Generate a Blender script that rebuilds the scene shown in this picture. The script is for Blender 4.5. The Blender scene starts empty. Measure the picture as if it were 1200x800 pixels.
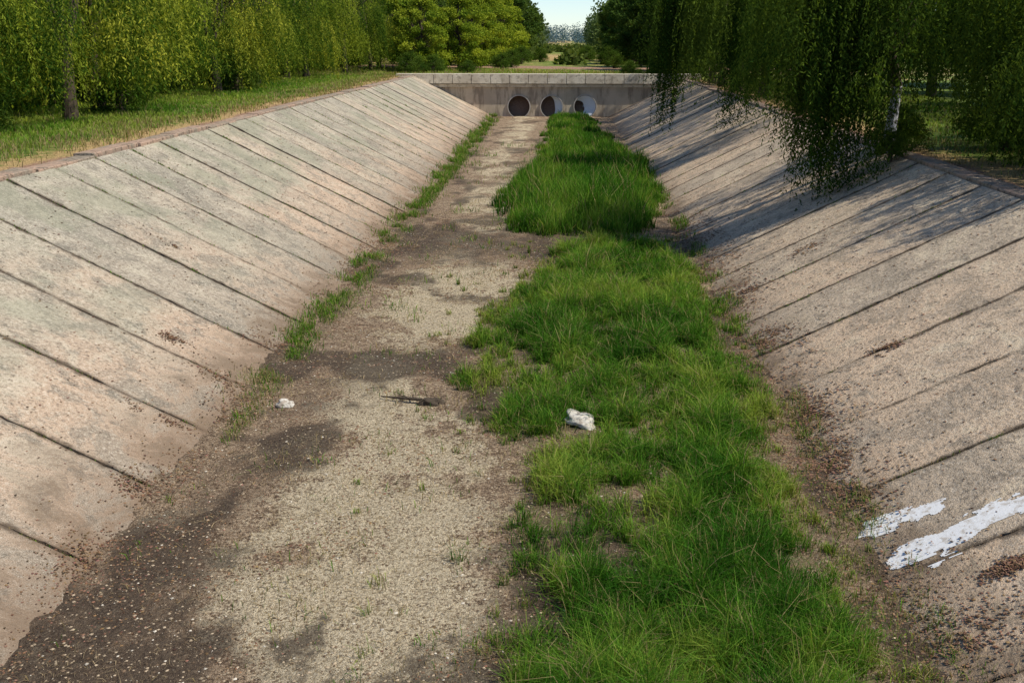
import bpy, math, random
import numpy as np
from mathutils import Vector, Matrix
random.seed(7); RNG=np.random.default_rng(7)
scene=bpy.context.scene
scene.view_settings.view_transform='Standard'
scene.view_settings.look='None'
scene.view_settings.exposure=0

# ------------------------------------------------------------ site dimensions (metres)
XL,XR=-5.44,3.62            # toes of the canal slopes
S=0.5                       # slope rise per metre
TL,TR=-11.7,9.34            # top edges
ZL,ZR=S*(XL-TL),S*(TR-XR)   # bank levels 3.13 / 2.86
YW=83.4                     # culvert headwall
YB=-50.0
SUN_EL,SUN_ROT=54,107

# ------------------------------------------------------------ numpy noise
def vn(x,y,seed=0):
    x=np.asarray(x,float); y=np.asarray(y,float)
    xi=np.floor(x).astype(np.int64); yi=np.floor(y).astype(np.int64)
    fx=x-xi; fy=y-yi; fx=fx*fx*(3-2*fx); fy=fy*fy*(3-2*fy)
    def h(a,b):
        n=(a*374761393+b*668265263+seed*974634777)&0xffffffff
        n=((n^(n>>13))*1274126177)&0xffffffff
        n=n^(n>>16)
        return (n&0xffff)/65535.0
    return (h(xi,yi)*(1-fx)+h(xi+1,yi)*fx)*(1-fy)+(h(xi,yi+1)*(1-fx)+h(xi+1,yi+1)*fx)*fy
def fbm(x,y,seed=0,o=4):
    s=0;a=.5;t=0
    for i in range(o):
        s=s+a*vn(x*2**i,y*2**i,seed+i*17); t+=a; a*=.5
    return s/t
def sstep(a,b,x):
    t=np.clip((np.asarray(x,float)-a)/(b-a),0,1); return t*t*(3-2*t)

# ------------------------------------------------------------ mesh helper
def link(o): scene.collection.objects.link(o); return o
def build(name,verts,faces,mats=(),col=None,matidx=None,smooth=False,obj=True):
    verts=np.asarray(verts,np.float32)
    me=bpy.data.meshes.new(name)
    me.vertices.add(len(verts)); me.vertices.foreach_set('co',verts.ravel())
    if not isinstance(faces,list): faces=[faces]
    faces=[np.asarray(f,np.int32) for f in faces if len(f)]
    loops=np.concatenate([f.ravel() for f in faces])
    tot=np.concatenate([np.full(len(f),f.shape[1],np.int32) for f in faces])
    st=np.concatenate([[0],np.cumsum(tot)[:-1]]).astype(np.int32)
    me.loops.add(len(loops)); me.loops.foreach_set('vertex_index',loops)
    me.polygons.add(len(tot)); me.polygons.foreach_set('loop_start',st)
    try: me.polygons.foreach_set('loop_total',tot)
    except Exception: pass
    if matidx is not None: me.polygons.foreach_set('material_index',np.asarray(matidx,np.int32))
    me.polygons.foreach_set('use_smooth',np.full(len(tot),smooth,bool))
    for m in mats: me.materials.append(m)
    if col is not None:
        a=me.attributes.new('col','FLOAT_COLOR','POINT')
        c=np.ones((len(verts),4),np.float32); c[:,:3]=col
        a.data.foreach_set('color',c.ravel())
    me.update(calc_edges=True); me.validate()
    if not obj: return me
    return link(bpy.data.objects.new(name,me))

# ------------------------------------------------------------ material helper
class M:
    def __init__(s,name,rough=.9,spec=.2):
        s.m=bpy.data.materials.new(name); s.m.use_nodes=True
        s.t=s.m.node_tree; s.n=s.t.nodes; s.l=s.t.links
        s.b=s.n['Principled BSDF']; s.b.inputs['Roughness'].default_value=rough
        s.b.inputs['Specular IOR Level'].default_value=spec
        s.pos=s.n.new('ShaderNodeNewGeometry').outputs['Position']
    def put(s,sock,v):
        if isinstance(v,bpy.types.NodeSocket): s.l.new(v,sock)
        elif isinstance(v,(tuple,list)) and len(v)==3 and sock.type=='RGBA': sock.default_value=(*v,1)
        else: sock.default_value=v
    def scale(s,v,sc):
        n=s.n.new('ShaderNodeMapping'); s.put(n.inputs['Vector'],v); n.inputs['Scale'].default_value=sc; return n.outputs[0]
    def noise(s,sc,det=4,rough=.55,vec=None,dist=0):
        n=s.n.new('ShaderNodeTexNoise'); s.put(n.inputs['Vector'],vec or s.pos)
        n.inputs['Scale'].default_value=sc;n.inputs['Detail'].default_value=det;n.inputs['Roughness'].default_value=rough
        n.inputs['Distortion'].default_value=dist
        return n.outputs['Fac']
    def math(s,op,a,b=0.,c=0.,clamp=False):
        n=s.n.new('ShaderNodeMath'); n.operation=op;n.use_clamp=clamp
        s.put(n.inputs[0],a);s.put(n.inputs[1],b);s.put(n.inputs[2],c); return n.outputs[0]
    def amp(s,v,k): return s.math('MULTIPLY',s.math('SUBTRACT',v,.5),k)
    def rng(s,v,a,b,c=0.,d=1.):
        n=s.n.new('ShaderNodeMapRange'); n.interpolation_type='SMOOTHSTEP'
        s.put(n.inputs[0],v)
        for i,x in enumerate((a,b,c,d)): n.inputs[i+1].default_value=x
        return n.outputs[0]
    def mix(s,f,a,b,bl='MIX'):
        n=s.n.new('ShaderNodeMix'); n.data_type='RGBA'; n.blend_type=bl
        s.put(n.inputs[0],f);s.put(n.inputs[6],a);s.put(n.inputs[7],b); return n.outputs[2]
    def attr(s,name='col'):
        n=s.n.new('ShaderNodeAttribute'); n.attribute_name=name; return n.outputs['Color']
    def sep(s,v):
        n=s.n.new('ShaderNodeSeparateXYZ'); s.put(n.inputs[0],v); return n.outputs
    def color(s,c): s.put(s.b.inputs['Base Color'],c); return s
    def bump(s,h,strength=.5,dist=.02):
        n=s.n.new('ShaderNodeBump'); n.inputs['Strength'].default_value=strength;n.inputs['Distance'].default_value=dist
        s.put(n.inputs['Height'],h); s.l.new(n.outputs[0],s.b.inputs['Normal']); return s
    def leafy(s,c,tr=.35):
        d=s.n.new('ShaderNodeBsdfDiffuse'); s.put(d.inputs[0],c)
        t=s.n.new('ShaderNodeBsdfTranslucent'); mx=s.n.new('ShaderNodeMixShader'); mx.inputs[0].default_value=tr
        c2=s.mix(1.,c,(1.0,1.0,.45),'MULTIPLY'); s.put(t.inputs[0],c2)
        out=s.n['Material Output']; s.n.remove(s.b)
        s.l.new(d.outputs[0],mx.inputs[1]);s.l.new(t.outputs[0],mx.inputs[2]);s.l.new(mx.outputs[0],out.inputs[0]); return s

# concrete slabs
def concrete(name,left):
    m=M(name,.92,.15)
    sp=m.sep(m.attr())            # R = random per slab, G = height fraction, B = distance from joint
    n1=m.noise(.5,4,.62); n2=m.noise(2.1,6,.72); n3=m.noise(15,4,.78); n4=m.noise(75,2,.7)
    n5=m.noise(1.1,5,.7,dist=.6)
    if left:
        lo_,hi_,gr=(.50,.36,.25),(.41,.36,.27),(.33,.30,.235)
    else:
        lo_,hi_,gr=(.68,.49,.32),(.62,.47,.32),(.52,.42,.30)
    hf=m.math('ADD',sp[1],m.amp(n1,1.8))
    base=m.mix(m.rng(hf,.1,.75),lo_,hi_)
    base=m.mix(m.rng(sp[0],.45,1,0,.7),base,gr)
    base=m.mix(m.rng(sp[0],.35,0,0,.5),base,tuple(v*1.2 for v in lo_))
    base=m.mix(m.rng(n5,.49,.60,0,.6),base,tuple(v*.60 for v in gr))
    base=m.mix(m.rng(n5,.47,.37,0,.55),base,tuple(min(.8,v*1.4) for v in hi_))
    base=m.mix(m.rng(n2,.53,.64,0,.7),base,tuple(v*.45 for v in gr))
    base=m.mix(m.rng(n3,.52,.63,0,.7),base,(.14,.11,.08))
    base=m.mix(m.rng(n3,.47,.36,0,.55),base,(.70,.61,.48))
    base=m.mix(m.rng(n4,.54,.64,0,.6),base,(.13,.105,.078))
    base=m.mix(m.rng(n4,.46,.34,0,.5),base,(.76,.68,.56))
    if left:   # lichen
        base=m.mix(m.math('MULTIPLY',m.rng(sp[1],.15,.7),m.rng(n1,.46,.60,0,.42)),base,(.26,.27,.18))
    e=m.math('ADD',sp[2],m.math('ADD',m.amp(n2,.20),m.amp(n3,.12)))
    base=m.mix(m.rng(e,.048 if left else .038,-.01,0,.88),base,(.085,.062,.042))
    tt=m.math('ADD',sp[1],m.math('ADD',m.amp(n5,.85),m.amp(n3,.45)))
    base=m.mix(m.rng(tt,.20,-.05,0,.85),base,(.18,.125,.082))
    m.color(base)
    h=m.math('ADD',n3,m.math('MULTIPLY',n2,1.3))
    m.bump(h,.9,.035); return m.m
C_LEFT=concrete('concrete_left',True)
C_RIGHT=concrete('concrete_right',False)

m=M('coping_concrete')
b=m.mix(m.rng(m.noise(1.1,5,.65),.42,.58),(.42,.29,.21),(.29,.24,.18))
b=m.mix(m.rng(m.noise(7,5,.75),.5,.62,0,.8),b,(.10,.08,.055)); m.color(b).bump(m.noise(18,4,.7),.7,.03); COPING=m.m
m=M('headwall_concrete')
b=m.mix(m.rng(m.noise(.6,4,.6),.4,.6),(.56,.47,.35),(.44,.37,.28))
b=m.mix(m.rng(m.noise(1,5,.7,vec=m.scale(m.pos,(2,2,.4))),.46,.60,0,.6),b,(.17,.135,.10)); m.color(b).bump(m.noise(12,4,.7),.5,.03); HEAD=m.m
m=M('beam_concrete')
b=m.mix(m.rng(m.noise(.9,4,.6),.4,.6),(.70,.63,.50),(.55,.48,.37))
b=m.mix(m.rng(m.noise(3,5,.7),.50,.62,0,.6),b,(.24,.20,.15)); m.color(b).bump(m.noise(12,4,.7),.4,.03); BEAM=m.m
m=M('pipe_concrete'); m.color(m.mix(m.noise(3),(.36,.33,.29),(.52,.49,.44))); PIPE=m.m
m=M('pipe_inside'); m.color(m.mix(m.noise(3),(.03,.028,.025),(.06,.055,.05))); PIPED=m.m  # near-black colour stands in for the darkness down the pipe

# canal bed
m=M('canal_bed_soil'); sp=m.sep(m.attr())
nA=m.noise(1.1,5,.7,dist=.5); nB=m.noise(5,5,.78); nC=m.noise(22,4,.8); nD=m.noise(85,2,.7)
jit=m.math('ADD',m.math('ADD',m.amp(nB,2.0),m.amp(nA,2.7)),m.amp(nC,1.3))
brown=m.mix(m.rng(nB,.42,.58),(.16,.10,.058),(.36,.25,.155))
brown=m.mix(m.rng(nC,.50,.62,0,.85),brown,(.60,.45,.30))
brown=m.mix(m.rng(nC,.47,.38,0,.85),brown,(.05,.034,.022))
brown=m.mix(m.rng(nD,.56,.66,0,.6),brown,(.64,.52,.37))
brown=m.mix(m.rng(nD,.44,.36,0,.6),brown,(.045,.031,.021))
pale=m.mix(m.rng(nC,.42,.56),(.31,.23,.13),(.76,.63,.42))
pale=m.mix(m.rng(nD,.54,.64,0,.75),pale,(.88,.79,.60))
pale=m.mix(m.rng(nD,.46,.36,0,.85),pale,(.14,.10,.06))
pf=m.rng(m.math('ADD',sp[0],jit),.18,.80)
c=m.mix(pf,brown,pale)
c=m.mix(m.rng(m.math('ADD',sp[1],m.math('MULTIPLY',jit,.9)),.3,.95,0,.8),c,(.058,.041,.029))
c=m.mix(m.rng(m.math('ADD',sp[2],m.math('MULTIPLY',jit,.5)),.35,.8,0,.6),c,(.085,.09,.03))
m.color(c).bump(m.math('ADD',nC,nB),1.,.08); BED=m.m

# bank ground
m=M('bank_ground'); sp=m.sep(m.attr())
g1=m.noise(.35,4,.65); g2=m.noise(3,4,.7); g3=m.noise(22,3,.7)
grass=m.mix(m.rng(g2,.4,.6),(.085,.145,.02),(.20,.25,.045))
dry=m.mix(m.rng(g3,.4,.6),(.30,.20,.085),(.58,.40,.18))
red=m.mix(m.rng(g3,.4,.6),(.21,.12,.085),(.42,.265,.17))
j=m.math('ADD',m.amp(g1,1.5),m.amp(g2,1.3))
c=m.mix(m.rng(m.math('ADD',sp[0],j),.3,.7),grass,dry)
c=m.mix(m.rng(m.math('ADD',sp[1],j),.35,.65),c,red)
m.color(c).bump(m.math('ADD',g3,g2),.8,.08); GROUND=m.m

m=M('grass_blades'); m.leafy(m.attr(),.4); BLADE=m.m
m=M('leaves'); m.leafy(m.attr(),.42); LEAF=m.m
m=M('bark'); v=m.scale(m.pos,(6,6,1.3)); m.color(m.mix(m.noise(2,4,.7,vec=v),(.035,.026,.018),(.13,.10,.07))).bump(m.noise(3,4,.7,vec=v),.8,.05); BARK=m.m
m=M('whitewash_bark'); m.color(m.mix(m.rng(m.noise(5,5,.7),.46,.60),(.60,.62,.68),(.13,.11,.09))).bump(m.noise(9),.6,.03); WASH=m.m
m=M('litter'); m.color(m.attr()); LITTER=m.m
m=M('white_paint',.6,.4); m.color(m.mix(m.rng(m.noise(9,6,.75),.50,.62,0,.75),(.82,.81,.78),(.46,.39,.30))).bump(m.noise(30),.3,.01); PAINT=m.m
m=M('bag_plastic',.6,.3); m.color(m.mix(m.rng(m.noise(9,5,.7),.46,.6,0,.75),(.60,.56,.48),(.27,.21,.15))).bump(m.noise(16,4,.6),.6,.03); BAG=m.m

# ------------------------------------------------------------ ground sheet (banks + excavated canal)
def bank_z(x,y):
    n=(fbm(x*.35,y*.35,5)-.5)*.25*sstep(0,2.0,np.where(x<0,-(x-TL+.9),x-TR-.9))
    zz=ZL+(ZR-ZL)*sstep(TL,TR,x)
    return zz+n-.03
xs=np.concatenate([[-900,-500,-250,-120,-70,-45,-35],np.arange(-30,TL-.7,.6),[TL-.45,TL+.1],np.linspace(TL+.4,XL,10),np.linspace(XL+.6,XR-.6,8),np.linspace(XR,TR-.4,9),[TR-.1,TR+.45],np.arange(TR+.9,26,.6),[30,40,60,100,200,450,900]])
ys=np.concatenate([[-700,-200,-80,YB-.6,YB],np.arange(YB+3,0,3),np.arange(0,YW+.3,.9),[YW+.55,YW+.6],np.arange(YW+2,130,3),[140,160,190,230,280,350,450,600,900,1500]])
X,Y=np.meshgrid(xs,ys,indexing='ij')
prof=np.where(X<XL,S*(XL-X),np.where(X>XR,S*(X-XR),0))-.16
inside=(X>TL+.05)&(X<TR-.05)&(Y<YW+.57)&(Y>YB-.3)
Z=np.where(inside,prof,bank_z(X,Y))
d=np.where(X<0,TL-X,X-TR)
dry=1-sstep(.5,3.5,d+1.5*(fbm(X*.2,Y*.2,9)-.5)); dry=np.where(Y>YW+1,.45+.9*(fbm(X*.05,Y*.1,3)-.5),dry*np.where(X<0,.95,1.))
red=1-sstep(.6,1.4,d); red=np.where(Y>YW+1,np.where((Y>108)&(Y<120)&(abs(X)<30),.8,0),red)
red=np.where(inside,.9,red)
idx=np.arange(X.size).reshape(X.shape)
def gridfaces(idx): return np.stack([idx[:-1,:-1],idx[1:,:-1],idx[1:,1:],idx[:-1,1:]],-1).reshape(-1,4)
build('ground',np.stack([X,Y,Z],-1).reshape(-1,3),gridfaces(idx),[GROUND],col=np.stack([dry,red,red*0],-1).reshape(-1,3),smooth=True)

# ------------------------------------------------------------ canal lining slabs
SW=2.12
def slab_k(y): return np.floor(y/SW).astype(int)
NK=int((YW-YB)/SW)+3; K0=int(math.floor(YB/SW))
dzL=RNG.uniform(-.014,.014,NK+2); dzR=RNG.uniform(-.014,.014,NK+2)
tiltL=RNG.uniform(-.010,.010,NK+2); tiltR=RNG.uniform(-.010,.010,NK+2)
def slabz(side,x,y):
    k=np.clip(slab_k(np.asarray(y,float))-K0,0,NK+1)
    dz=(dzL if side<0 else dzR)[k]; tl=(tiltL if side<0 else tiltR)[k]
    u=np.asarray(y,float)/SW-np.floor(np.asarray(y,float)/SW)
    base=np.where(x<0,S*(XL-x),S*(x-XR))
    return base+dz+tl*(u-.5)*2+ .035*(fbm(np.asarray(x)*.9,np.asarray(y)*.7,31)-.5)
def lining(side,name,mat):
    V=[];F=[];C=[];off=0
    x0,x1=(XL+.5,TL) if side<0 else (XR-.5,TR)
    nseg=80
    for k in range(K0,int(YW/SW)+1):
        ya=k*SW; yb=min(ya+SW,YW-.0)
        if yb-ya<.2: continue
        t=np.linspace(0,1,nseg+1); xx=x0+(x1-x0)*t
        g=random.uniform(.001,.009)
        ja=g+.11*np.clip(fbm(xx*2.2,ya+t*0,77)-.47,0,1)+.12*np.clip(fbm(xx*9,ya+t*0,79)-.52,0,1)
        jb=g+.11*np.clip(fbm(xx*2.2,yb+t*0,78)-.47,0,1)+.12*np.clip(fbm(xx*9,yb+t*0,80)-.52,0,1)
        us=[0,.02,.1,.3,.5,.7,.9,.98,1]
        rows=[]; cols=[]
        r=random.random()
        for u in us:
            yy=(ya+ja)*(1-u)+(yb-jb)*u
            z=slabz(side,xx,np.clip(yy,ya+.001,yb-.001))
            rows.append(np.stack([xx,yy,z],-1)); cols.append(np.stack([t*0+r,np.clip((t-.1)/.9,0,1),t*0+min(u,1-u)],-1))
        top=np.array(rows)
        lo1=top[0].copy(); lo1[:,2]-=.14; lo2=top[-1].copy(); lo2[:,2]-=.14
        allr=np.concatenate([lo1[None],top,lo2[None]])
        cols=[cols[0]*np.array([1,1,0])-np.array([0,0,.1])]+cols+[cols[-1]*np.array([1,1,0])-np.array([0,0,.1])]
        C+=cols
        n=len(allr); id_=off+np.arange(n*(nseg+1)).reshape(n,nseg+1)
        F.append(gridfaces(id_) if side<0 else gridfaces(id_)[:,::-1]); V.append(allr.reshape(-1,3)); off+=n*(nseg+1)
    return build(name,np.concatenate(V),np.concatenate(F),[mat],col=np.concatenate(C),smooth=False)
lining(-1,'canal_concrete_slope',C_LEFT)
lining(1,'canal_concrete_slope.001',C_RIGHT)

def coping(name,xc,w,zt,seg):
    V=[];F=[];off=0
    y=YB
    while y<YW-.5:
        y2=min(y+seg,YW-.05); h=RNG.uniform(-.03,.03); sx=RNG.uniform(-.05,.05)
        n=9; t=np.linspace(0,1,n); yy=y+.02+(y2-y-.04)*t
        wob=.05*(fbm(yy*2,yy*0+xc,8)-.5)
        sec=[(-w/2,-.25),(-w/2,-.02),(-w/2+.02,0),(w/2-.02,0),(w/2,-.02),(w/2,-.25)]
        R=np.array([[(xc+sx+a+(wob[i]),yy[i],zt+h+b+wob[i]*.5) for i in range(n)] for a,b in sec])
        id_=off+np.arange(6*n).reshape(6,n)
        F.append(gridfaces(id_)[:,::-1])
        V.append(R.reshape(-1,3))
        caps=np.array([[id_[0,0],id_[1,0],id_[4,0],id_[5,0]],[id_[5,-1],id_[4,-1],id_[1,-1],id_[0,-1]],[id_[1,0],id_[2,0],id_[3,0],id_[4,0]],[id_[4,-1],id_[3,-1],id_[2,-1],id_[1,-1]]]); F.append(caps)
        off+=6*n; y=y2
    return build(name,np.concatenate(V),np.concatenate(F),[COPING])
coping('canal_coping_kerb',TL-.27,.5,ZL+.07,2.9)
coping('canal_coping_kerb.001',TR+.27,.5,ZR+.07,2.9)

# ------------------------------------------------------------ canal bed
GPY=np.array([ -50,5,8.6,10.2,11.2,12.3,13.8,15.4,17.5,20.2,23.9,27,28.9,30.4])
GPL=np.array([-.5,-.5,-.5,-.6,-.5,-.65,-.65,-1.0,-1.7,-1.9,-1.3,-.6,-.3,.8])
GPR=np.array([3.3,3.3,3.3,3.4,3.4,3.4,3.5,3.6,3.7,3.75,3.6,3.5,3.3,2.7])
G2Y=np.array([31.8,33,36.4,42,48.7,56.3,65,72.8,83.3])
G2L=np.array([-1.0,-1.9,-2.3,-2.3,-1.7,-1.2,-1.2,-1.3,-.8])
G2R=np.array([2.2,3.0,3.5,3.9,4.1,3.7,3.2,2.6,2.6])
def grassmask(x,y):
    a=np.interp(y,GPY,GPL);b=np.interp(y,GPY,GPR)
    c=np.interp(y,G2Y,G2L);d_=np.interp(y,G2Y,G2R)
    m1=np.minimum(x-a,b-x); m1=np.where(y>30.6,-9,m1)
    m2=np.minimum(x-c,d_-x); m2=np.where(y<31.8,-9,m2)
    return np.maximum(m1,m2)
def bed_z(x,y):
    z=.0+.07*(fbm(x*.8,y*.8,41)-.3)+.05*fbm(x*4,y*4,42)
    eL=sstep(.6,-.1,x-XL); eR=sstep(.8,-.1,XR-x)
    z=z+eL*(-.07+.08*fbm(x*.9,y*1.3,43)+.09*fbm(x*4,y*5,45)) + eR*(-.04+.16*np.clip(fbm(x*.8,y*1.1,44)-.33,0,1)+.09*fbm(x*4,y*5,46))
    g=grassmask(x,y); z=z+.05*sstep(-.1,.6,g)
    return z
bx=np.linspace(XL-.8,XR+.8,124)
by=np.concatenate([np.arange(YB,4,1.0),np.arange(4,24,.1),np.arange(24,40,.2),np.arange(40,YW+.1,.5)])
X,Y=np.meshgrid(bx,by,indexing='ij'); Z=bed_z(X,Y)
pc=np.interp(Y,[0,8.6,10,12.3,13.8,15.4,17.5,20,24,27,40,60,83],[-2,-1.85,-2.4,-2.35,-2.4,-2.6,-3.2,-2.8,-2.6,-2.4,-3.0,-3.0,-2.8])
pw=np.interp(Y,[0,8.6,10,12.3,13.8,15.4,17.5,20,24,27,40,60,83],[1.1,1.1,1.55,1.4,1.3,1.1,.7,1.1,1.5,1.3,.9,.9,.9])
pale=1-sstep(.35,1.75,abs(X-pc)/pw); pale=.98*pale*np.where(Y>27,.68,1.)
pale=pale-.45*sstep(.5,.65,fbm(X*.9,Y*.7,52))*sstep(10,15,Y)
pale=pale-.9*np.exp(-((X+3.1)**2/.25+(Y-10.9)**2/.12))-.5*np.exp(-((X+1.9)**2/.5+(Y-18.6)**2/.9))
dark=.9*np.exp(-((X-.0)**2/.8))*sstep(15,9,Y)+.95*np.exp(-((Y-30.3)/2.8)**2)*(X<1.5)*(X>-4.9)  # mud beside the grass, plus a tree-shadow band painted across the bed
dark=dark+.75*sstep(-3.4,-4.8,X-.25*(Y-9))*sstep(12.5,9,Y)+.45*sstep(2.9,3.4,X)*sstep(26,20,Y)+.35*np.exp(-((X+4.5)**2/.6))*sstep(24,14,Y)+.5*sstep(9.6,8.4,Y)  # near-left corner is dappled tree shade painted into the soil colour
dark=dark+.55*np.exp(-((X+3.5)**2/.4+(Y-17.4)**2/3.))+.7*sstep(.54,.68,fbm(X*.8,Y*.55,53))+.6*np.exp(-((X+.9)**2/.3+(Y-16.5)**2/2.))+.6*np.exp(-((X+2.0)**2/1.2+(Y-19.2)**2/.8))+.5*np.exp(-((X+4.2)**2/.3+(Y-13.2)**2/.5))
green=.5*sstep(-.2,.5,grassmask(X,Y))+.5*np.exp(-((X+5.1)**2/.25))*sstep(15,22,Y)
idx=np.arange(X.size).reshape(X.shape)
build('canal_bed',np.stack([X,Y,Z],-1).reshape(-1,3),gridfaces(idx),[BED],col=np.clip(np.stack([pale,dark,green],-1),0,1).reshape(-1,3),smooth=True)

# ------------------------------------------------------------ grass
def blades(name,P,H,W,C,lean=.5,root=.4):
    n=len(P); a=RNG.uniform(0,2*np.pi,n); b=RNG.uniform(0,2*np.pi,n)
    side=np.stack([np.cos(a),np.sin(a),np.zeros(n)],-1)
    ld=np.stack([np.cos(b),np.sin(b),np.zeros(n)],-1)*(lean*RNG.uniform(.1,1.1,n)*H)[:,None]
    up=np.zeros((n,3)); up[:,2]=H
    w=W[:,None]
    b0=P.copy(); b0[:,2]-=.02
    mid=P+up*.55+ld*.3; tip=P+up*(1-.35*np.minimum(1.4,np.linalg.norm(ld,axis=1)/H)**1.5)[:,None]+ld
    V=np.stack([b0-side*w*.5,b0+side*w*.5,mid+side*w*.42,mid-side*w*.42,tip+side*w*.08,tip-side*w*.08],1).reshape(-1,3)
    i=np.arange(n)*6
    F=np.concatenate([np.stack([i,i+1,i+2,i+3],-1),np.stack([i+3,i+2,i+4,i+5],-1)])
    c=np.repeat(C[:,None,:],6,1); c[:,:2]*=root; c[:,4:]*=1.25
    return build(name,V,F,[BLADE],col=c.reshape(-1,3))
GREEN=np.array([[.035,.115,.012],[.078,.195,.02],[.145,.275,.032],[.27,.345,.055]])
def gcol(n,t,dryp):
    t=np.clip(t,0,.999)*3; i=t.astype(int); f=(t-i)[:,None]
    c=GREEN[i]*(1-f)+GREEN[np.minimum(i+1,3)]*f
    c=c*RNG.uniform(.6,1.4,(n,1))
    dm=RNG.random(n)<dryp
    c[dm]=np.array([.44,.34,.17])*RNG.uniform(.6,1.1,(dm.sum(),1)); return c
def scatter(n,x0,x1,y0,y1,yp=1.):
    u=RNG.random(n)**yp
    return RNG.uniform(x0,x1,n),y0+(y1-y0)*u
def near_mask(x,y,k=1.3):
    gm=grassmask(x,y)+1.7*(fbm(x*1.2,y*1.2,61,5)-.5)+.7*(fbm(x*5,y*5,60)-.5)
    cl=fbm(x*1.3,y*1.1,62,5); gap=fbm(x*2.6,y*2.0,59,4)
    hole=np.exp(-((x-.3)**2/.35+(y-15.0)**2/.6))+.85*np.exp(-((x+.15)**2/.2+(y-11.9)**2/.9))+.6*np.exp(-((x+.1)**2/.1+(y-9.7)**2/.6))
    pr=np.clip(gm*k+.1,0,1)*np.clip((cl-.25)*3.4,.08,1)*np.clip((gap-.30)*6,.12,1)*(1-np.clip(hole,0,.98))
    return pr,gm,cl,gap
x,y=scatter(230000,-2.7,4.2,6.5,31,1.3)
pr,gm,cl,gap=near_mask(x,y); keep=RNG.random(len(x))<pr
tx,ty=scatter(17000,-2.9,4.3,6.5,31,1.3); pr2,_,_,_=near_mask(tx,ty,1.7); kk=RNG.random(len(tx))<pr2+.012*(tx<4); tx,ty=tx[kk],ty[kk]
nb=RNG.integers(10,34,len(tx)); ti=np.repeat(np.arange(len(tx)),nb); th=RNG.uniform(.6,1.6,len(tx)); tc=RNG.uniform(-.3,.36,len(tx))
sg=RNG.uniform(.02,.07,len(tx))
x2=tx[ti]+RNG.normal(size=len(ti))*sg[ti]; y2=ty[ti]+RNG.normal(size=len(ti))*sg[ti]
hmul=np.concatenate([np.full(keep.sum(),.85),th[ti]]); cadd=np.concatenate([np.zeros(keep.sum()),tc[ti]])
x=np.concatenate([x[keep],x2]); y=np.concatenate([y[keep],y2]); _,gm,cl,gap=near_mask(x,y)
hh=(.08+.42*cl*np.clip(gm*1.0+.2,.22,1))*(.55+.8*gap)*hmul*RNG.uniform(.4,1.3,len(x))*np.interp(y,[8,11,14,20,31],[1.15,1.1,.9,1.1,1.2])
ww=RNG.uniform(.005,.011,len(x))*np.interp(y,[8,30],[.9,1.9])
tt=.36+1.9*(fbm(x*.9,y*.7,63)-.5)+1.0*(fbm(x*3,y*3,58)-.5)+.35*(1-np.clip(gm,0,1))+RNG.uniform(-.2,.3,len(x))+cadd
cc=gcol(len(x),tt,.09+.2*(gm<.3))
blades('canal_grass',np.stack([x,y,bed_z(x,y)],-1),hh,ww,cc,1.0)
x,y=scatter(60000,-3.0,4.8,31.5,83.2,1.5)
gm=grassmask(x,y)+1.5*(fbm(x*.8,y*.8,64)-.5)
gap=fbm(x*1.6,y*1.3,57)
keep=(RNG.random(len(x))<np.clip(gm*1.6,0,1)*np.clip((gap-.28)*6,.15,1)); x,y=x[keep],y[keep]
tx,ty=scatter(7500,-3.2,4.8,31.5,83.2,1.5); g_=grassmask(tx,ty)+1.5*(fbm(tx*.8,ty*.8,64)-.5); gp=fbm(tx*1.6,ty*1.3,57)
kk=RNG.random(len(tx))<np.clip(g_*1.8,0,1)*np.clip((gp-.28)*6,.15,1); tx,ty=tx[kk],ty[kk]
nb=RNG.integers(8,24,len(tx)); ti=np.repeat(np.arange(len(tx)),nb); th=RNG.uniform(.6,1.5,len(tx)); tc=RNG.uniform(-.3,.3,len(tx))
n0=len(x); x=np.concatenate([x,tx[ti]+RNG.normal(size=len(ti))*.09]); y=np.concatenate([y,ty[ti]+RNG.normal(size=len(ti))*.09])
hm=np.concatenate([np.full(n0,.9),th[ti]]); ca=np.concatenate([np.zeros(n0),tc[ti]])
gm=grassmask(x,y)+1.5*(fbm(x*.8,y*.8,64)-.5); gap=fbm(x*1.6,y*1.3,57)
z=np.maximum(bed_z(x,y),np.where(x>XR,S*(x-XR),0))
tall=np.interp(y,[31.5,34,48,56,83],[.55,.78,.68,.45,.35])
hh=(.2+1.0*fbm(x*.9,y*.7,65)*np.clip(gm*1.2+.1,.25,1))*tall*hm*RNG.uniform(.5,1.4,len(x))*1.2*(.5+.9*gap)
ww=RNG.uniform(.013,.024,len(x))*np.interp(y,[31,80],[1,1.8])
cc=gcol(len(x),.30+1.8*(fbm(x*.6,y*.5,66)-.5)+1.0*(fbm(x*2,y*2,56)-.5)+RNG.uniform(-.2,.25,len(x))+ca,.06)
blades('reed_grass',np.stack([x,y,z],-1),hh,ww,cc,.6)
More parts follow.
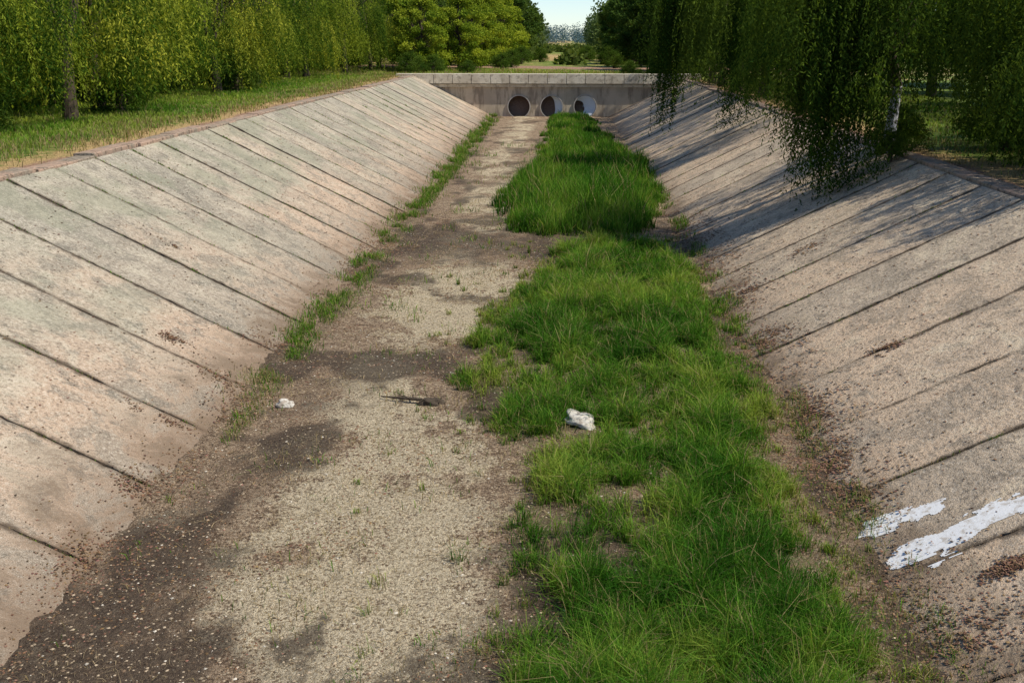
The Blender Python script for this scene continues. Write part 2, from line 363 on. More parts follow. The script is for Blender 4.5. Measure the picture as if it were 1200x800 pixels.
# weeds
x,y=scatter(100000,XL-.5,XL+1.0,7,83,1.3)
n_=fbm(x*1.6,y*1.1,67,5); w=np.exp(-((x-XL-.12)/.33)**2)
keep=RNG.random(len(x))<w*np.clip((n_-.50)*7*sstep(8,17,y)+(n_-.38)*4*sstep(16,23,y),0,1); x,y=x[keep],y[keep]
A=(x,y,np.maximum(bed_z(x,y),np.where(x<XL,S*(XL-x),0)))
x,y=scatter(44000,XR-.9,XR+.5,7,40,1.2)
n_=fbm(x*1.8,y*1.4,68,5)
keep=RNG.random(len(x))<np.clip((n_-.50)*6,0,1)*.5; x,y=x[keep],y[keep]
B=(x,y,np.maximum(bed_z(x,y),np.where(x>XR,S*(x-XR),0)))
x,y=scatter(60000,XL+.3,.3,7,60,1.2)
n_=fbm(x*1.1,y*1.1,69,5); keep=RNG.random(len(x))<np.clip((n_-.57)*6,0,1)*.35; x,y=x[keep],y[keep]
Cw=(x,y,bed_z(x,y))
jx=[];jy=[];jz=[]
for i in range(460):
    side=random.choice([-1,-1,1]); k=random.randint(2,30); yj=k*SW
    t=random.random(); xj=XL+(TL-XL)*t if side<0 else XR+(TR-XR)*t
    n=random.randint(6,30); sx=random.uniform(.03,.3)
    xx=xj+RNG.normal(0,sx,n); yy=yj+RNG.normal(0,.015,n)
    xx=np.clip(xx,TL,XL) if side<0 else np.clip(xx,XR,TR)
    jx.append(xx);jy.append(yy);jz.append((S*(XL-xx) if side<0 else S*(xx-XR))-.02)
x=np.concatenate([A[0],B[0],Cw[0]]+jx);y=np.concatenate([A[1],B[1],Cw[1]]+jy);z=np.concatenate([A[2],B[2],Cw[2]]+jz)
nj=sum(len(a) for a in jx); n=len(x)
hh=RNG.uniform(.04,.20,n)*np.interp(y,[8,25,60],[.7,1.2,1.9]); hh[-nj:]*=.35
ww=RNG.uniform(.005,.012,n)*np.interp(y,[8,30,80],[1,1.8,3])
blades('weeds',np.stack([x,y,z],-1),hh,ww,gcol(n,RNG.uniform(.1,.9,n),np.where(y<18,.5,.2)),1.1,.7)
# dry straw lying on the bed
x,y=scatter(100000,XL-.3,XR+.7,6.5,40,1.3)
n_=fbm(x*1.5,y*1.5,55,5); keep=RNG.random(len(x))<np.clip((n_-.40)*3,0.03,1)*.55; x,y=x[keep],y[keep]; n=len(x)
C=np.array([[.48,.37,.22]])*RNG.uniform(.25,1.4,(n,1))
z=np.maximum(bed_z(x,y),np.where(x>XR,S*(x-XR)+.01,np.where(x<XL,S*(XL-x)+.01,0)))
blades('dry_straw',np.stack([x,y,z+.012],-1),RNG.uniform(.008,.04,n),RNG.uniform(.003,.009,n)*np.interp(y,[8,40],[1,2.5]),C,6.,1.)
# bank grass
PX=[];PY=[]
x,y=scatter(100000,-24,TL-.5,14,100,1.3); dd=TL-x
keep=RNG.random(len(x))<sstep(.6,3.2,dd+3*(fbm(x*.5,y*.5,71)-.5))*.9+.04; PX.append(x[keep]);PY.append(y[keep])
x,y=scatter(45000,TR+.5,20,12,85,1.3); dd=x-TR
keep=RNG.random(len(x))<sstep(.8,3.4,dd+3*(fbm(x*.5,y*.5,72)-.5))*.8+.06; PX.append(x[keep]);PY.append(y[keep])
x,y=scatter(14000,-13,11,YW+.7,100,1.3); PX.append(x);PY.append(y)
x=np.concatenate(PX);y=np.concatenate(PY); n=len(x)
hh=(.05+.22*fbm(x*.7,y*.7,73))*RNG.uniform(.6,1.4,n)*np.where(y>YW+.6,1.8,1); ww=RNG.uniform(.012,.022,n)*np.interp(y,[14,80],[1,2.4])
dryp=np.where(y>YW+.6,.4,np.where(x<0,.65*(1-sstep(1,5,TL-x))+.1,.7*(1-sstep(1,5,x-TR))+.2))
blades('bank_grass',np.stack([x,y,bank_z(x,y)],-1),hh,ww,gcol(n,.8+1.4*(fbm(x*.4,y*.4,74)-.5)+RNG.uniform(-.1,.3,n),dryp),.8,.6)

# ------------------------------------------------------------ pebbles and litter
def pebbles(name,P,R,C,flat=.5):
    n=len(P)
    b=np.array([[1,0,0],[0,1,0],[-1,0,0],[0,-1,0],[0,0,1],[0,0,-1]],float)
    V=b[None]*RNG.uniform(.6,1.3,(n,6,1)); V[:,:,2]*=flat; V*=R[:,None,None]
    a=RNG.uniform(0,6.28,n); ca,sa=np.cos(a)[:,None],np.sin(a)[:,None]
    vx=V[:,:,0]*ca-V[:,:,1]*sa; vy=V[:,:,0]*sa+V[:,:,1]*ca
    V=np.stack([vx,vy,V[:,:,2]],-1)+P[:,None,:]
    f=np.array([[0,1,4],[1,2,4],[2,3,4],[3,0,4],[1,0,5],[2,1,5],[3,2,5],[0,3,5]])
    F=(f[None]+np.arange(n)[:,None,None]*6).reshape(-1,3)
    return build(name,V.reshape(-1,3),F,[LITTER],col=np.repeat(C,6,0))
x,y=scatter(60000,XL,XR,6.5,34,1.5)
r=.004+.020*RNG.random(len(x))**4; pal=RNG.random(len(x))
C=np.where((pal<.55)[:,None],np.array([[.42,.33,.225]]),np.where((pal<.92)[:,None],np.array([[.16,.11,.07]]),np.array([[.60,.54,.44]])))*RNG.uniform(.6,1.15,(len(x),1))
pebbles('gravel',np.stack([x,y,bed_z(x,y)+r*.2],-1),r,C)
def litterset():
    xs_,ys_,zs_=[],[],[]
    x,y=scatter(150000,XL-.5,XR+1.2,6.5,36,1.4)
    n1=fbm(x*1.3,y*1.3,81,5); w=np.clip((n1-.47)*4,0,1)*.45
    w=w+np.exp(-((x-XR-.05)/.45)**2)*np.clip((fbm(x*1.5,y*1.2,82,5)-.40)*5,0,1)+np.exp(-((x-XL-.1)/.4)**2)*.6*np.clip((n1-.40)*5,0,1)
    k=RNG.random(len(x))<w; x,y=x[k],y[k]
    z=np.maximum(bed_z(x,y),np.where(x>XR,S*(x-XR)+.012,np.where(x<XL,S*(XL-x)+.012,0)))
    xs_.append(x);ys_.append(y);zs_.append(z)
    for (cx,cy,sx,sy,n) in [(5.5,16.9,.13,.13,400),(4.05,19.8,.22,.3,1500),(4.0,15.8,.2,.5,1700),(3.85,13.8,.25,.5,1700),(4.81,10.0,.13,.07,900),(3.95,12.6,.2,.3,900),(4.3,23.5,.25,.35,600),(5.9,24.5,.2,.2,250),(4.1,9.2,.25,.25,900),(-7.0,17.5,.2,.09,350),(-6.2,14.6,.25,.08,350),(-8.6,22,.25,.08,150),(-5.7,12.6,.2,.2,500),(-5.9,16.9,.3,.15,400),(-5.8,19.5,.25,.3,400),(-5.7,10.6,.2,.3,500)]:
        x=RNG.normal(cx,sx,n);y=RNG.normal(cy,sy,n)
        kk=fbm(x*6,y*6,83)>.44; x,y=x[kk],y[kk]
        z=(slabz(1,x,y) if cx>0 else slabz(-1,x,y))+.006+.03*np.exp(-((x-cx)**2+(y-cy)**2)/.03)*RNG.random(len(x))
        z=np.maximum(z,bed_z(x,y))
        xs_.append(x);ys_.append(y);zs_.append(z)
    n=8000; side=RNG.random(n)<.5
    y=RNG.uniform(8,50,n); t=RNG.random(n)**1.7
    x=np.where(side,XL+(TL-XL)*t,XR+(TR-XR)*t)
    z=np.where(side,slabz(-1,x,y),slabz(1,x,y))+.004
    xs_.append(x);ys_.append(y);zs_.append(z)
    return np.concatenate(xs_),np.concatenate(ys_),np.concatenate(zs_)
x,y,z=litterset(); r=RNG.uniform(.005,.026,len(x))*np.interp(y,[8,30],[.8,1.5])
C=np.array([[.115,.064,.038]])*RNG.uniform(.3,2.6,(len(x),1))*np.stack([np.ones(len(x)),RNG.uniform(.85,1.2,len(x)),RNG.uniform(.8,1.2,len(x))],-1)
pebbles('dead_leaf_litter',np.stack([x,y,z+.003],-1),r,C,.3)

# ------------------------------------------------------------ paint spill
gx=np.arange(3.7,6.6,.02); gy=np.arange(9.8,12.3,.02)
X,Y=np.meshgrid(gx,gy,indexing='ij')
def cap(ax,ay,bx_,by_,w0,w1):
    t=np.clip(((X-ax)*(bx_-ax)+(Y-ay)*(by_-ay))/((bx_-ax)**2+(by_-ay)**2),0,1)
    return (w0*(1-t)+w1*t)-np.hypot(X-ax-t*(bx_-ax),Y-ay-t*(by_-ay))
mk=np.maximum.reduce([cap(3.95,11.75,4.62,11.75,.18,.06),cap(4.05,10.95,5.7,11.1,.2,.17),cap(5.0,11.1,6.2,11.3,.12,.05),cap(4.25,10.5,4.5,10.65,.06,.03)])
mk=mk+.34*(fbm(X*2.4,Y*5,91)-.5)+.22*(fbm(X*8,Y*14,92)-.5)
Z=slabz(1,X,Y)+.008
idx=np.arange(X.size).reshape(X.shape); f=gridfaces(idx)
c_=((mk[:-1,:-1]+mk[1:,1:])/2>0); yc=(Y[:-1,:-1]+Y[1:,1:])/2; u=yc/SW-np.floor(yc/SW); c_&=(u>.02)&(u<.98)
f=f[c_.ravel()]; used=np.unique(f); rem=np.zeros(X.size,int); rem[used]=np.arange(len(used))
build('paint_spill',np.stack([X,Y,Z],-1).reshape(-1,3)[used],rem[f],[PAINT],smooth=True)

# ------------------------------------------------------------ rubbish
def lump(name,loc,sc,seed,mat):
    import bmesh
    from mathutils import noise as mn
    bm=bmesh.new(); bmesh.ops.create_icosphere(bm,subdivisions=4,radius=1)
    for v in bm.verts:
        p=v.co.copy(); q=p*1.3+Vector((seed,0,0))
        r=1+.5*mn.noise(q)-.16*abs(mn.noise(q*2.1))
        v.co=Vector((p.x*r*sc[0],p.y*r*sc[1],max(p.z,-.4)*r*sc[2]))
    for f in bm.faces: f.smooth=True
    me=bpy.data.meshes.new(name); bm.to_mesh(me); bm.free(); me.materials.append(mat)
    o=link(bpy.data.objects.new(name,me)); o.location=loc; return o
lump('discarded_white_sack',(.36,15.35,float(bed_z(.36,15.35))+.07),(.29,.19,.12),3,BAG).rotation_euler=(0,.15,-.5)
lump('discarded_plastic_bag',(-4.6,16.05,float(bed_z(-4.6,16.05))+.04),(.16,.12,.08),9,BAG)

def tube(pts,rad,ns=7):
    pts=np.array(pts,float); n=len(pts); V=[]
    for i in range(n):
        d=pts[min(i+1,n-1)]-pts[max(i-1,0)]; d/=np.linalg.norm(d)+1e-9
        a=np.cross(d,[0.3,0.9,.2]); a/=np.linalg.norm(a)+1e-9; b=np.cross(d,a)
        for j in range(ns):
            t=2*np.pi*j/ns; V.append(pts[i]+rad[i]*(a*np.cos(t)+b*np.sin(t)))
    F=[[i*ns+j,i*ns+(j+1)%ns,(i+1)*ns+(j+1)%ns,(i+1)*ns+j] for i in range(n-1) for j in range(ns)]
    return np.array(V),np.array(F)
def joinparts(parts):
    V=[];F=[];o=0
    for v,f in parts: V.append(v);F.append(f+o);o+=len(v)
    return np.concatenate(V),np.concatenate(F)
bzz=float(bed_z(-2.4,16.3))
pr=[tube([(-3.05,16.5,bzz+.05),(-2.75,16.38,bzz+.07),(-2.4,16.3,bzz+.08),(-2.0,16.22,bzz+.05)],[.012,.022,.03,.02])]
for i in range(7):
    a=random.uniform(0,6.28); L=random.uniform(.12,.34); px=-2.3+random.uniform(-.3,.3)
    pr.append(tube([(px,16.3,bzz+.07),(px+L*.5*math.cos(a),16.3+L*.5*math.sin(a),bzz+.1),(px+L*math.cos(a),16.3+L*math.sin(a),bzz+.06)],[.014,.01,.004],5))
v,f=joinparts(pr); build('fallen_branch',v,f,[BARK],smooth=True)
lump('mud_clod',(-2.15,16.28,bzz+.03),(.2,.12,.08),5,BARK)

# ------------------------------------------------------------ trees
def leafmesh(P,D,L,W):
    n=len(P); r=RNG.normal(size=(n,3)); s=np.cross(D,r); s/=np.linalg.norm(s,axis=1)[:,None]+1e-9
    m_=P+D*(L*.45)[:,None]
    V=np.stack([P,m_+s*(W*.5)[:,None],P+D*L[:,None],m_-s*(W*.5)[:,None]],1).reshape(-1,3)
    F=(np.arange(n)[:,None]*4+np.arange(4)[None]); return V,F
def willow(name,seed,H=8.5,R=4.2,clumps=60,strands=24,leaf=.2,cols=((.06,.11,.02),(.15,.20,.04)),zb=(.5,3.2),extra=(),wash=False,trunk_r=.22,step=.075,dome=1.6,exs=1):
    global RNG
    RNG=np.random.default_rng(seed); rr=random.Random(seed)
    parts=[]
    lean=(rr.uniform(-.3,.3),rr.uniform(-.3,.3))
    zt=H*.34
    tp=[(0,0,-.3),(lean[0]*.2,lean[1]*.2,zt*.3),(lean[0]*.5,lean[1]*.6,zt*.7),(lean[0],lean[1],zt)]
    if wash:
        tp=[(0,0,-.5),(.05,0,.9),(.12,.02,1.9),(lean[0],lean[1],zt)]
    parts.append(tube(tp,[trunk_r*1.35,trunk_r,trunk_r*.85,trunk_r*.7],10)); nt=len(parts[0][1])
    for i in range(8):
        a=i*2*math.pi/8+rr.uniform(-.3,.3); rad=R*rr.uniform(.35,.75); z=H*rr.uniform(.62,.93)
        s0=(lean[0],lean[1],zt*rr.uniform(.8,1))
        e=(rad*math.cos(a),rad*math.sin(a),z)
        md=((s0[0]+e[0])*.42,(s0[1]+e[1])*.42,(s0[2]+e[2])*.55)
        parts.append(tube([s0,md,e],[trunk_r*.5,trunk_r*.3,trunk_r*.1],6))
        for k in range(3):
            a2=a+rr.uniform(-.9,.9); r2=rad+R*rr.uniform(.1,.45); z2=z+rr.uniform(-1.4,.5)
            e2=(min(r2,R)*math.cos(a2),min(r2,R)*math.sin(a2),z2)
            m2=((md[0]+e2[0])*.5,(md[1]+e2[1])*.5,(md[2]+e2[2])*.5+.5)
            parts.append(tube([md,m2,e2],[trunk_r*.22,trunk_r*.13,trunk_r*.04],5))
    LP=[];LD=[];LC=[];c0,c1=np.array(cols[0]),np.array(cols[1])
    lst=[]
    for i in range(clumps):
        a=rr.uniform(0,6.283); q=math.sqrt(rr.uniform(.08,1)); r=R*q
        ztop=H*(.42+.55*math.sqrt(max(0,1-q*q*.92)))*rr.uniform(.42,1.02)
        ztop=max(ztop,2.2)
        bot=max(rr.uniform(*zb),ztop-rr.uniform(1.6,3.8))
        lst.append((r*math.cos(a),r*math.sin(a),ztop,min(bot,ztop-1),rr.uniform(.28,.6),1))
    lst+=[tuple(e)+(exs,) for e in extra]
    for (cx,cy,zt_,bt,cr,ml) in lst:
        shade=rr.random()**1.3
        for s in range(int(strands*ml)):
            ox,oy=rr.gauss(0,cr),rr.gauss(0,cr)
            top=zt_+rr.uniform(-.25,.25)-min(1.6,dome*(ox*ox+oy*oy))
            L=max(.5,(top-bt)*rr.uniform(.45,1.15)); L=min(L,6.)
            n=max(4,int(L/step)); t=np.linspace(0,1,n)
            hx,hy=cx/(R+.1),cy/(R+.1)
            dxy=.35*np.sqrt(t)
            px=cx+ox*(1+.2*t)+hx*dxy+.05*np.sin(t*5+s); py=cy+oy*(1+.2*t)+hy*dxy+.05*np.cos(t*4+s*2); pz=top-L*t
            P=np.stack([px,py,pz],-1)+RNG.normal(size=(n,3))*.025
            D=RNG.normal(size=(n,3))*np.array([.55,.55,.3]); D[:,2]-=.7; D/=np.linalg.norm(D,axis=1)[:,None]
            LP.append(P);LD.append(D)
            w=np.clip(shade*.9+RNG.uniform(-.25,.35,n)-.15*t,0,1)[:,None]
            LC.append(c0*(1-w)+c1*w)
    P=np.concatenate(LP);D=np.concatenate(LD);C=np.concatenate(LC)
    n=len(P); V,F=leafmesh(P,D,leaf*RNG.uniform(.6,1.3,n),leaf*.28*RNG.uniform(.7,1.3,n))
    bv,bf=joinparts(parts)
    allv=np.concatenate([bv,V]); allf=np.concatenate([bf,F+len(bv)])
    mi=np.concatenate([np.zeros(len(bf),int),np.ones(len(F),int)])
    mats=[BARK,LEAF]
    if wash:
        mats.append(WASH); fz=bv[bf].mean(1)[:,2]; mi[:len(bf)][(fz<1.6)&(np.arange(len(bf))<nt)]=2
    col=np.concatenate([np.zeros((len(bv),3)),np.repeat(C,4,0)])
    print(name,'leaves',n)
    return build(name,allv,allf,mats,col=col,matidx=mi,obj=False)
def broad(name,seed,H=9,R=3.4,clumps=120,per=200,leaf=.2,cols=((.05,.10,.02),(.13,.19,.04)),low=.18):
    global RNG
    RNG=np.random.default_rng(seed); rr=random.Random(seed); parts=[]
    parts.append(tube([(0,0,-.3),(.05,.1,H*.25),(-.1,.05,H*.55),(.1,0,H*.9)],[.24,.19,.13,.03],9))
    LP=[];LC=[];c0,c1=np.array(cols[0]),np.array(cols[1])
    for i in range(clumps):
        u=rr.random(); z=H*(low+(.98-low)*u); rm=R*math.sin(math.pi*min(1,(.16+.84*u)**.8))**.6 if u<.97 else .3
        a=rr.uniform(0,6.28); r=rm*math.sqrt(rr.uniform(.1,1)); c=(r*math.cos(a),r*math.sin(a),z)
        parts.append(tube([(0,0,z*.62),(c[0]*.5,c[1]*.5,z*.85),c],[.05,.03,.01],4))
        k=RNG.normal(size=(per,3)); k/=np.linalg.norm(k,axis=1)[:,None]; k*=(RNG.random((per,1))**.4)*rr.uniform(.4,.85)*np.array([1,1,.65])
        P=np.array(c)+k; LP.append(P); sh=rr.random()
        w=np.clip(sh*.7+RNG.uniform(-.2,.3,per)+.2*k[:,2],0,1)[:,None]; LC.append(c0*(1-w)+c1*w)
    P=np.concatenate(LP);C=np.concatenate(LC);n=len(P)
    D=RNG.normal(size=(n,3)); D[:,2]-=.3; D/=np.linalg.norm(D,axis=1)[:,None]
    V,F=leafmesh(P,D,leaf*RNG.uniform(.6,1.3,n),leaf*.6*RNG.uniform(.7,1.2,n))
    bv,bf=joinparts(parts); allv=np.concatenate([bv,V]); allf=np.concatenate([bf,F+len(bv)])
    mi=np.concatenate([np.zeros(len(bf),int),np.ones(len(F),int)])
    return build(name,allv,allf,[BARK,LEAF],col=np.concatenate([np.zeros((len(bv),3)),np.repeat(C,4,0)]),matidx=mi,obj=False)
def place(me,name,x,y,rot=0,s=1.,z=None):
    o=bpy.data.objects.new(name,me); o.location=(x,y,(float(bank_z(np.float64(x),np.float64(y))) if z is None else z)); o.rotation_euler=(0,0,rot); o.scale=(s,s,s*1.0); return link(o)

W=[willow('willow_mesh_a',11,8.6,3.9,60,23,.17,((.045,.10,.012),(.44,.48,.05)),(.1,2.0)),willow('willow_mesh_b',12,9.2,4.2,62,23,.17,((.035,.085,.012),(.34,.41,.045)),(.1,2.4)),willow('willow_mesh_c',13,7.6,3.5,52,23,.17,((.06,.12,.015),(.50,.50,.06)),(.05,1.8))]
DC=((.018,.048,.009),(.10,.155,.025))  # leaf colours darkened to make the right-bank crowns look backlit
WD=[willow('willow_mesh_d',14,8.8,4.0,62,21,.18,DC,(.4,3.0)),willow('willow_mesh_e',15,8.2,3.8,56,21,.18,((.025,.058,.010),(.14,.20,.03)),(.4,2.6))]
Bm=[broad('broad_a',21,9.5,3.4,110,150,.28,low=.1),broad('broad_b',22,8,3.2,110,160,.24,((.12,.20,.02),(.46,.50,.05)),low=.08),broad('broad_c',24,9.5,3.4,110,150,.28,((.022,.05,.010),(.08,.125,.025)),low=.1)]
BushM=broad('bush_m',23,2.4,1.7,45,180,.13,((.035,.08,.013),(.15,.22,.035)),.05)
rr=random.Random(5)
y=25; i=0
while y<135:
    xx=-19.3+rr.uniform(-1.2,1.2)+ (y>90)*3
    place(W[i%3],'willow_tree',xx,y,rr.uniform(0,6.28),rr.uniform(.85,1.15)); i+=1; y+=rr.uniform(4.8,7.2)
y=22
while y<150:
    place(rr.choice([Bm[0],Bm[2],W[1]]),'broadleaf_tree',-25.5+rr.uniform(-1.5,1.5),y,rr.uniform(0,6.28),rr.uniform(.9,1.25)); y+=rr.uniform(4.5,6.5)
y=18
while y<150:
    place(Bm[2],'broadleaf_tree',-31+rr.uniform(-2,2),y,rr.uniform(0,6.28),rr.uniform(1.1,1.4)); y+=rr.uniform(5,6.5)
y=24
while y<120:
    place(BushM,'bush',-22.4+rr.uniform(-.8,.8),y,rr.uniform(0,6.28),rr.uniform(.6,1.05)); y+=rr.uniform(2.4,4)
for (x_,y_,s_,k) in [(-12.2,91,.8,1),(-9.6,98,.85,1),(-9.2,107,.9,1),(-8.8,117,.95,1),(-8.4,129,1.,1),(-8.0,142,1.05,1),(-7.8,156,1.2,0),(-8,172,1.3,0),(-14,97,1.,1),(-14.5,108,1.1,0),(-14,122,1.2,1),(-13,135,1.2,0),(-13,150,1.3,0)]:
    place(Bm[k],'lime_tree',x_,y_,rr.uniform(0,6.28),s_)
# right bank
ex=[(-2.0,-1.2,5.2,-.9,.22),(-2.4,-.4,4.8,-.7,.2),(-1.5,-1.9,5.0,-.7,.25),(-1.9,-1.7,5.4,-.6,.25),(-2.3,-.9,5.6,-.6,.28),(-1.3,-1.4,5.4,-.4,.25),(-1.0,-2.2,4.6,-.5,.2),(-1.7,-.7,5.6,-.7,.25),(-2.2,-1.8,4.2,-.9,.2),(-2.9,-1.0,5.5,.9,.3),(-2.7,-.2,5.7,.6,.28),(-.3,-2.6,5.2,1.5,.25),(.9,-3.0,5.0,.9,.3),(2.2,-2.8,5,.2,.35),(3.2,-2.6,5,.3,.35),(-1.9,.6,5.4,.0,.3),(-3.2,1.6,6,1.0,.3),(1.6,-3.6,5.5,.9,.3),(3.,-4.,5.5,1.,.4),(4.2,-3.6,5.5,.7,.4),(-3.4,.4,6,1.5,.35),(-.8,-1.8,5.6,2.2,.4),(2.,-1.8,5.,.4,.4),(2.6,-3.4,4.6,.3,.3)]
hero=willow('willow_hero_mesh',31,9.0,3.9,52,24,.135,((.022,.055,.009),(.16,.23,.032)),(1.6,3.8),ex,True,.15,.05,1.6,1.9)
place(hero,'willow_tree',9.35,30.3,0,1.,ZR-.05)
ex2=[(-5.8,-.5,5.6,-.3,.2),(-5.5,-.1,5.6,-.1,.2),(-5.4,.2,5.4,.3,.22),(-5.1,-.9,5.8,.9,.25),(-5.9,.1,5.9,1.3,.22),(-6.2,-.5,6.2,1.8,.25),(-3.2,-.8,5.6,-.3,.22),(-2.8,-.2,5.5,-.1,.22),(-3.0,-1.2,5.6,.3,.25),(-4.2,.5,6.4,1.8,.35),(-4.6,-.8,6.4,1.9,.3),(-3.8,-1.,6,1.8,.35),(-2.,-2.4,5.5,1.4,.4),(-1.,-3.,5.5,1.5,.4),(-5.0,.6,6.6,2.2,.4)]
hero2=willow('willow_hero2_mesh',32,8.8,4.6,56,23,.16,((.020,.052,.009),(.13,.19,.03)),(1.8,4.0),ex2,False,.18,.06,1.6,1.5)
place(hero2,'willow_tree',10.6,47,0,1.,ZR)
for (x_,y_,k,s_) in [(14.3,24.0,1,.9),(14.8,31,0,1.),(18.5,26,0,1.1),(19.5,35,1,1.15),(21,43,1,1.1),(12.2,55.5,1,1.05),(11.5,61,0,1.1),(11.0,66.5,1,1.1),(10.8,72.5,0,1.1),(11.,78.5,1,1.1),(16,62,0,1.15),(16.5,74,1,1.15),(20.5,51,0,1.2),(21,61,1,1.2),(22,72,0,1.2),(25,30,1,1.3),(26,40,0,1.3),(12.3,22.6,1,.7)]:
    place(WD[k],'willow_tree',x_,y_,rr.uniform(0,6.28),s_)
for (x_,y_,s_) in [(27,22,1.2),(28,50,1.4),(28,62,1.4),(30,74,1.4),(10.8,88.5,.85),(9.6,98,.9),(9.0,109,.95),(8.8,121,1.0),(8.8,135,1.1),(9.2,151,1.2),(10,170,1.3),(15,94,1.2),(15.5,106,1.3),(15,122,1.4),(18,135,1.4)]:
    place(Bm[2] if y_<112 else Bm[0],'broadleaf_tree',x_,y_,rr.uniform(0,6.28),s_)
for (x_,y_,s_) in [(12.9,25.4,.8),(13.4,22.3,.95),(13.,31,.8),(9.05,29.0,.3),(9.9,31,.5),(-17.5,27,.8),(-18.2,31.5,.7),(-18,42,.7),(-18.2,58,.8),(-12.5,86.5,.7),(-10.8,88,.6),(-8,89,.45),(7.8,87.5,.6),(10.2,86.5,.8),(5.8,92,.5),(-5.5,112,.7),(-5,126,.8),(5.6,116,.7),(5.5,132,.9),(-3,140,.7),(3.2,146,.8),(-6,103,.6)]:
    place(BushM,'bush',x_,y_,rr.uniform(0,6.28),s_)

RNG=np.random.default_rng(99)
LP=[];LC=[]
for i in range(420):
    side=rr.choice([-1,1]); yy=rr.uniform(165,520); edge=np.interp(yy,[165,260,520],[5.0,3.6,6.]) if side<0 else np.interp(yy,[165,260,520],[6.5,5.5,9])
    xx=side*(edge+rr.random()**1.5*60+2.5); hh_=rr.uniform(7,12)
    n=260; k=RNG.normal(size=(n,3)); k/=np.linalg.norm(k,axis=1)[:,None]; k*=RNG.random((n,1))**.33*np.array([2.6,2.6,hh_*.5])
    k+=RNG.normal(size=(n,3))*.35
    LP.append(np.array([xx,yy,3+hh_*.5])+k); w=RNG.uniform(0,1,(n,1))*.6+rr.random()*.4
    hz=np.clip((yy-150)/600,0,.6); LC.append((np.array([.05,.09,.02])*(1-w)+np.array([.15,.19,.04])*w)*(1-hz)+np.array([.13,.18,.19])*hz)  # distance haze blended into the leaf colour
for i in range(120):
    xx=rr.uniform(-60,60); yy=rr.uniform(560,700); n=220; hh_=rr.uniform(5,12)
    k=RNG.normal(size=(n,3)); k/=np.linalg.norm(k,axis=1)[:,None]; k*=RNG.random((n,1))**.33*np.array([4,3,hh_*.5]); LP.append(np.array([xx,yy,3+hh_*.5])+k); LC.append(np.tile([.13,.20,.26],(n,1))*RNG.uniform(.8,1.1,(n,1)))  # farthest row coloured blue for haze
for i in range(60):
    xx=rr.uniform(-10,12); yy=rr.uniform(125,330); n=160
    k=RNG.normal(size=(n,3)); k/=np.linalg.norm(k,axis=1)[:,None]; k*=RNG.random((n,1))**.33*np.array([1.8,1.5,.9]); LP.append(np.array([xx,yy,3.4])+k); w=RNG.random((n,1)); LC.append(np.array([.06,.10,.025])*(1-w)+np.array([.17,.21,.05])*w)
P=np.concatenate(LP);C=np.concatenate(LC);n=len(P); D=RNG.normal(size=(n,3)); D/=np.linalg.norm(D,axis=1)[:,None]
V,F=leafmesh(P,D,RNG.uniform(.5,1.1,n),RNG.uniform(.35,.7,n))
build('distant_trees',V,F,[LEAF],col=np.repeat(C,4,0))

# ------------------------------------------------------------ headwall & pipes
def box(x0,x1,y0,y1,z0,z1):
    v=np.array([[x,y_,z_] for x in(x0,x1) for y_ in(y0,y1) for z_ in(z0,z1)],float)
    f=np.array([[0,1,3,2],[4,6,7,5],[0,4,5,1],[2,3,7,6],[0,2,6,4],[1,5,7,3]]); return v,f
PX=[(-3.45,.78),(-.85,.78),(1.8,.82)]
root=bpy.data.objects.new('culvert_headwall',None); link(root); root.location=(0,0,0)
v,f=box(TL-1.5,TR+1.5,YW,YW+.9,-.5,2.56); wall=build('wall',v,f,[HEAD]); wall.parent=root
bpy.context.view_layer.update()
cut=[]
for (px,pz) in PX:
    bpy.ops.mesh.primitive_cylinder_add(vertices=40,radius=.93,depth=3,location=(px,YW+.4,pz),rotation=(math.pi/2,0,0)); c=bpy.context.object; cut.append(c)
    md=wall.modifiers.new('b','BOOLEAN'); md.object=c; md.operation='DIFFERENCE'; md.solver='EXACT'
dg=bpy.context.evaluated_depsgraph_get(); nm=bpy.data.meshes.new_from_object(wall.evaluated_get(dg)); wall.modifiers.clear(); wall.data=nm
for c in cut: bpy.data.objects.remove(c)
for i,(px,pz) in enumerate(PX):
    prof=[(.85,7.5),(.85,-.12),(.925,-.12),(.925,.9)]; ns=40; V=[]
    for (r,yy) in prof:
        for j in range(ns):
            t=2*math.pi*j/ns; V.append((px+r*math.cos(t),YW+yy,pz+r*math.sin(t)))
    V=np.array(V+[(px,YW+7.5,pz)]); F=[[a*ns+j,a*ns+(j+1)%ns,(a+1)*ns+(j+1)%ns,(a+1)*ns+j] for a in range(3) for j in range(ns)]
    T=[[j,(j+1)%ns,4*ns] for j in range(ns)]
    mi=[1]*ns+[0]*2*ns+[1]*ns
    o=build('pipe_%d'%(i+1),V,[np.array(F),np.array(T)],[PIPE,PIPED],matidx=mi); o.parent=root
m=M('pale_daylight'); m.color(m.mix(m.noise(4,5,.7),(.52,.60,.72),(.78,.81,.84))); DAYLIGHT=m.m  # added pale plates imitating the light seen through the pipes
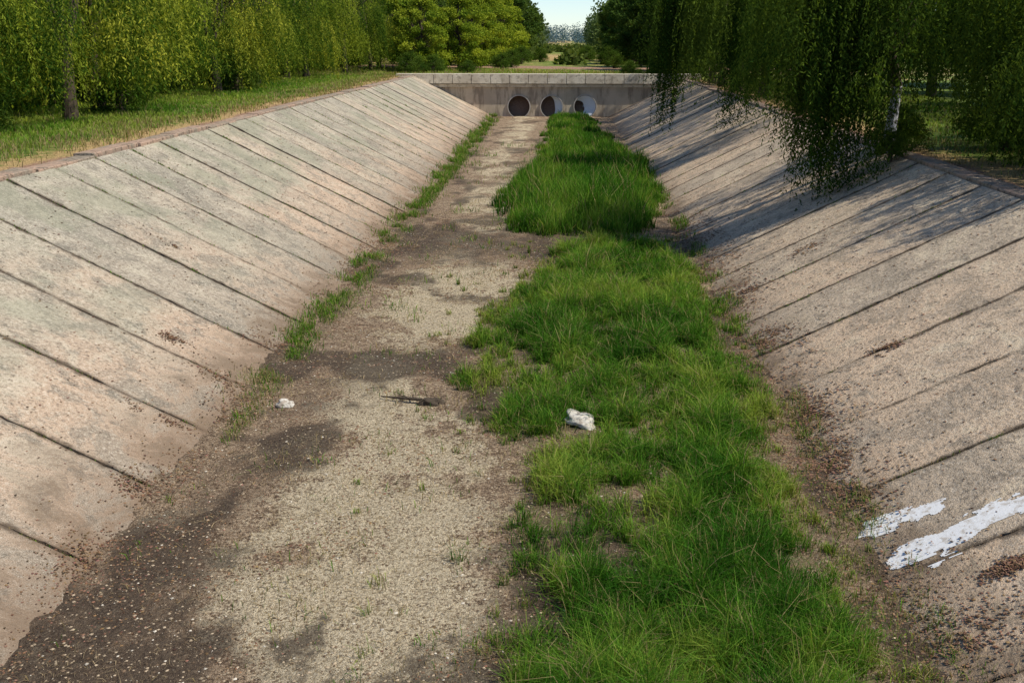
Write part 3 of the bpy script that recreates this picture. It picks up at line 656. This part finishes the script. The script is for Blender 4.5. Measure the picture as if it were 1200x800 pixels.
def daylight_plate(px,pz,a0,a1,name,yy,k):
    t=np.linspace(a0,a1,26); R0=.83
    V=[(px+R0*math.cos(a),YW+yy,pz+R0*math.sin(a)) for a in t]+[(px-.15+(R0-k*math.sin((a-a0)/(a1-a0)*math.pi))*math.cos(a)*.95,YW+yy+.3,pz+(R0-k*math.sin((a-a0)/(a1-a0)*math.pi))*math.sin(a)*.95) for a in t]
    n=len(t); F=[[i,i+1,n+i+1,n+i] for i in range(n-1)]
    o=build(name,np.array(V),np.array(F),[DAYLIGHT]); o.parent=root
daylight_plate(-.85,.78,-1.3,1.5,'pipe_daylight',-.02,.4)
daylight_plate(1.8,.82,-2.2,2.7,'pipe_daylight_2',-.05,.9)
parts=[];x=TL-1.5
while x<TR+1.4:
    parts.append(box(x+.02,min(x+1.5,TR+1.5)-.02,YW-.35,YW+.95,2.57,3.30)); x+=1.5
v,f=joinparts(parts); o=build('parapet_beam',v,f,[BEAM]); o.parent=root
v,f=box(TL-1.5,TR+1.5,YW-.16,YW-.003,2.3,2.52); o=build('ledge',v,f,[BEAM]); o.parent=root

# ------------------------------------------------------------ light
w=bpy.data.worlds.new('World'); scene.world=w; w.use_nodes=True
nt=w.node_tree; sky=nt.nodes.new('ShaderNodeTexSky'); sky.sky_type='NISHITA'; sky.sun_disc=False
sky.sun_elevation=math.radians(SUN_EL); sky.sun_rotation=math.radians(SUN_ROT); sky.dust_density=.1; sky.ozone_density=4; sky.air_density=.8
bg=nt.nodes['Background']; nt.links.new(sky.outputs[0],bg.inputs[0]); bg.inputs[1].default_value=.15
sd=Vector((math.sin(math.radians(SUN_ROT))*math.cos(math.radians(SUN_EL)),math.cos(math.radians(SUN_ROT))*math.cos(math.radians(SUN_EL)),math.sin(math.radians(SUN_EL))))
L=bpy.data.lights.new('sun','SUN'); L.energy=4.9; L.angle=math.radians(.9); L.color=(1,.93,.80)
lo=link(bpy.data.objects.new('sun',L)); lo.rotation_euler=sd.to_track_quat('Z','Y').to_euler(); lo.location=(30,0,40)

# ------------------------------------------------------------ camera
cam=bpy.data.cameras.new('camera'); cam.lens=36; cam.sensor_width=36; cam.clip_end=4000; cam.clip_start=.1
co=link(bpy.data.objects.new('camera',cam)); co.location=(0,0,6.0)
co.rotation_euler=(math.radians(90-16.48),0,math.radians(2.75)); scene.camera=co
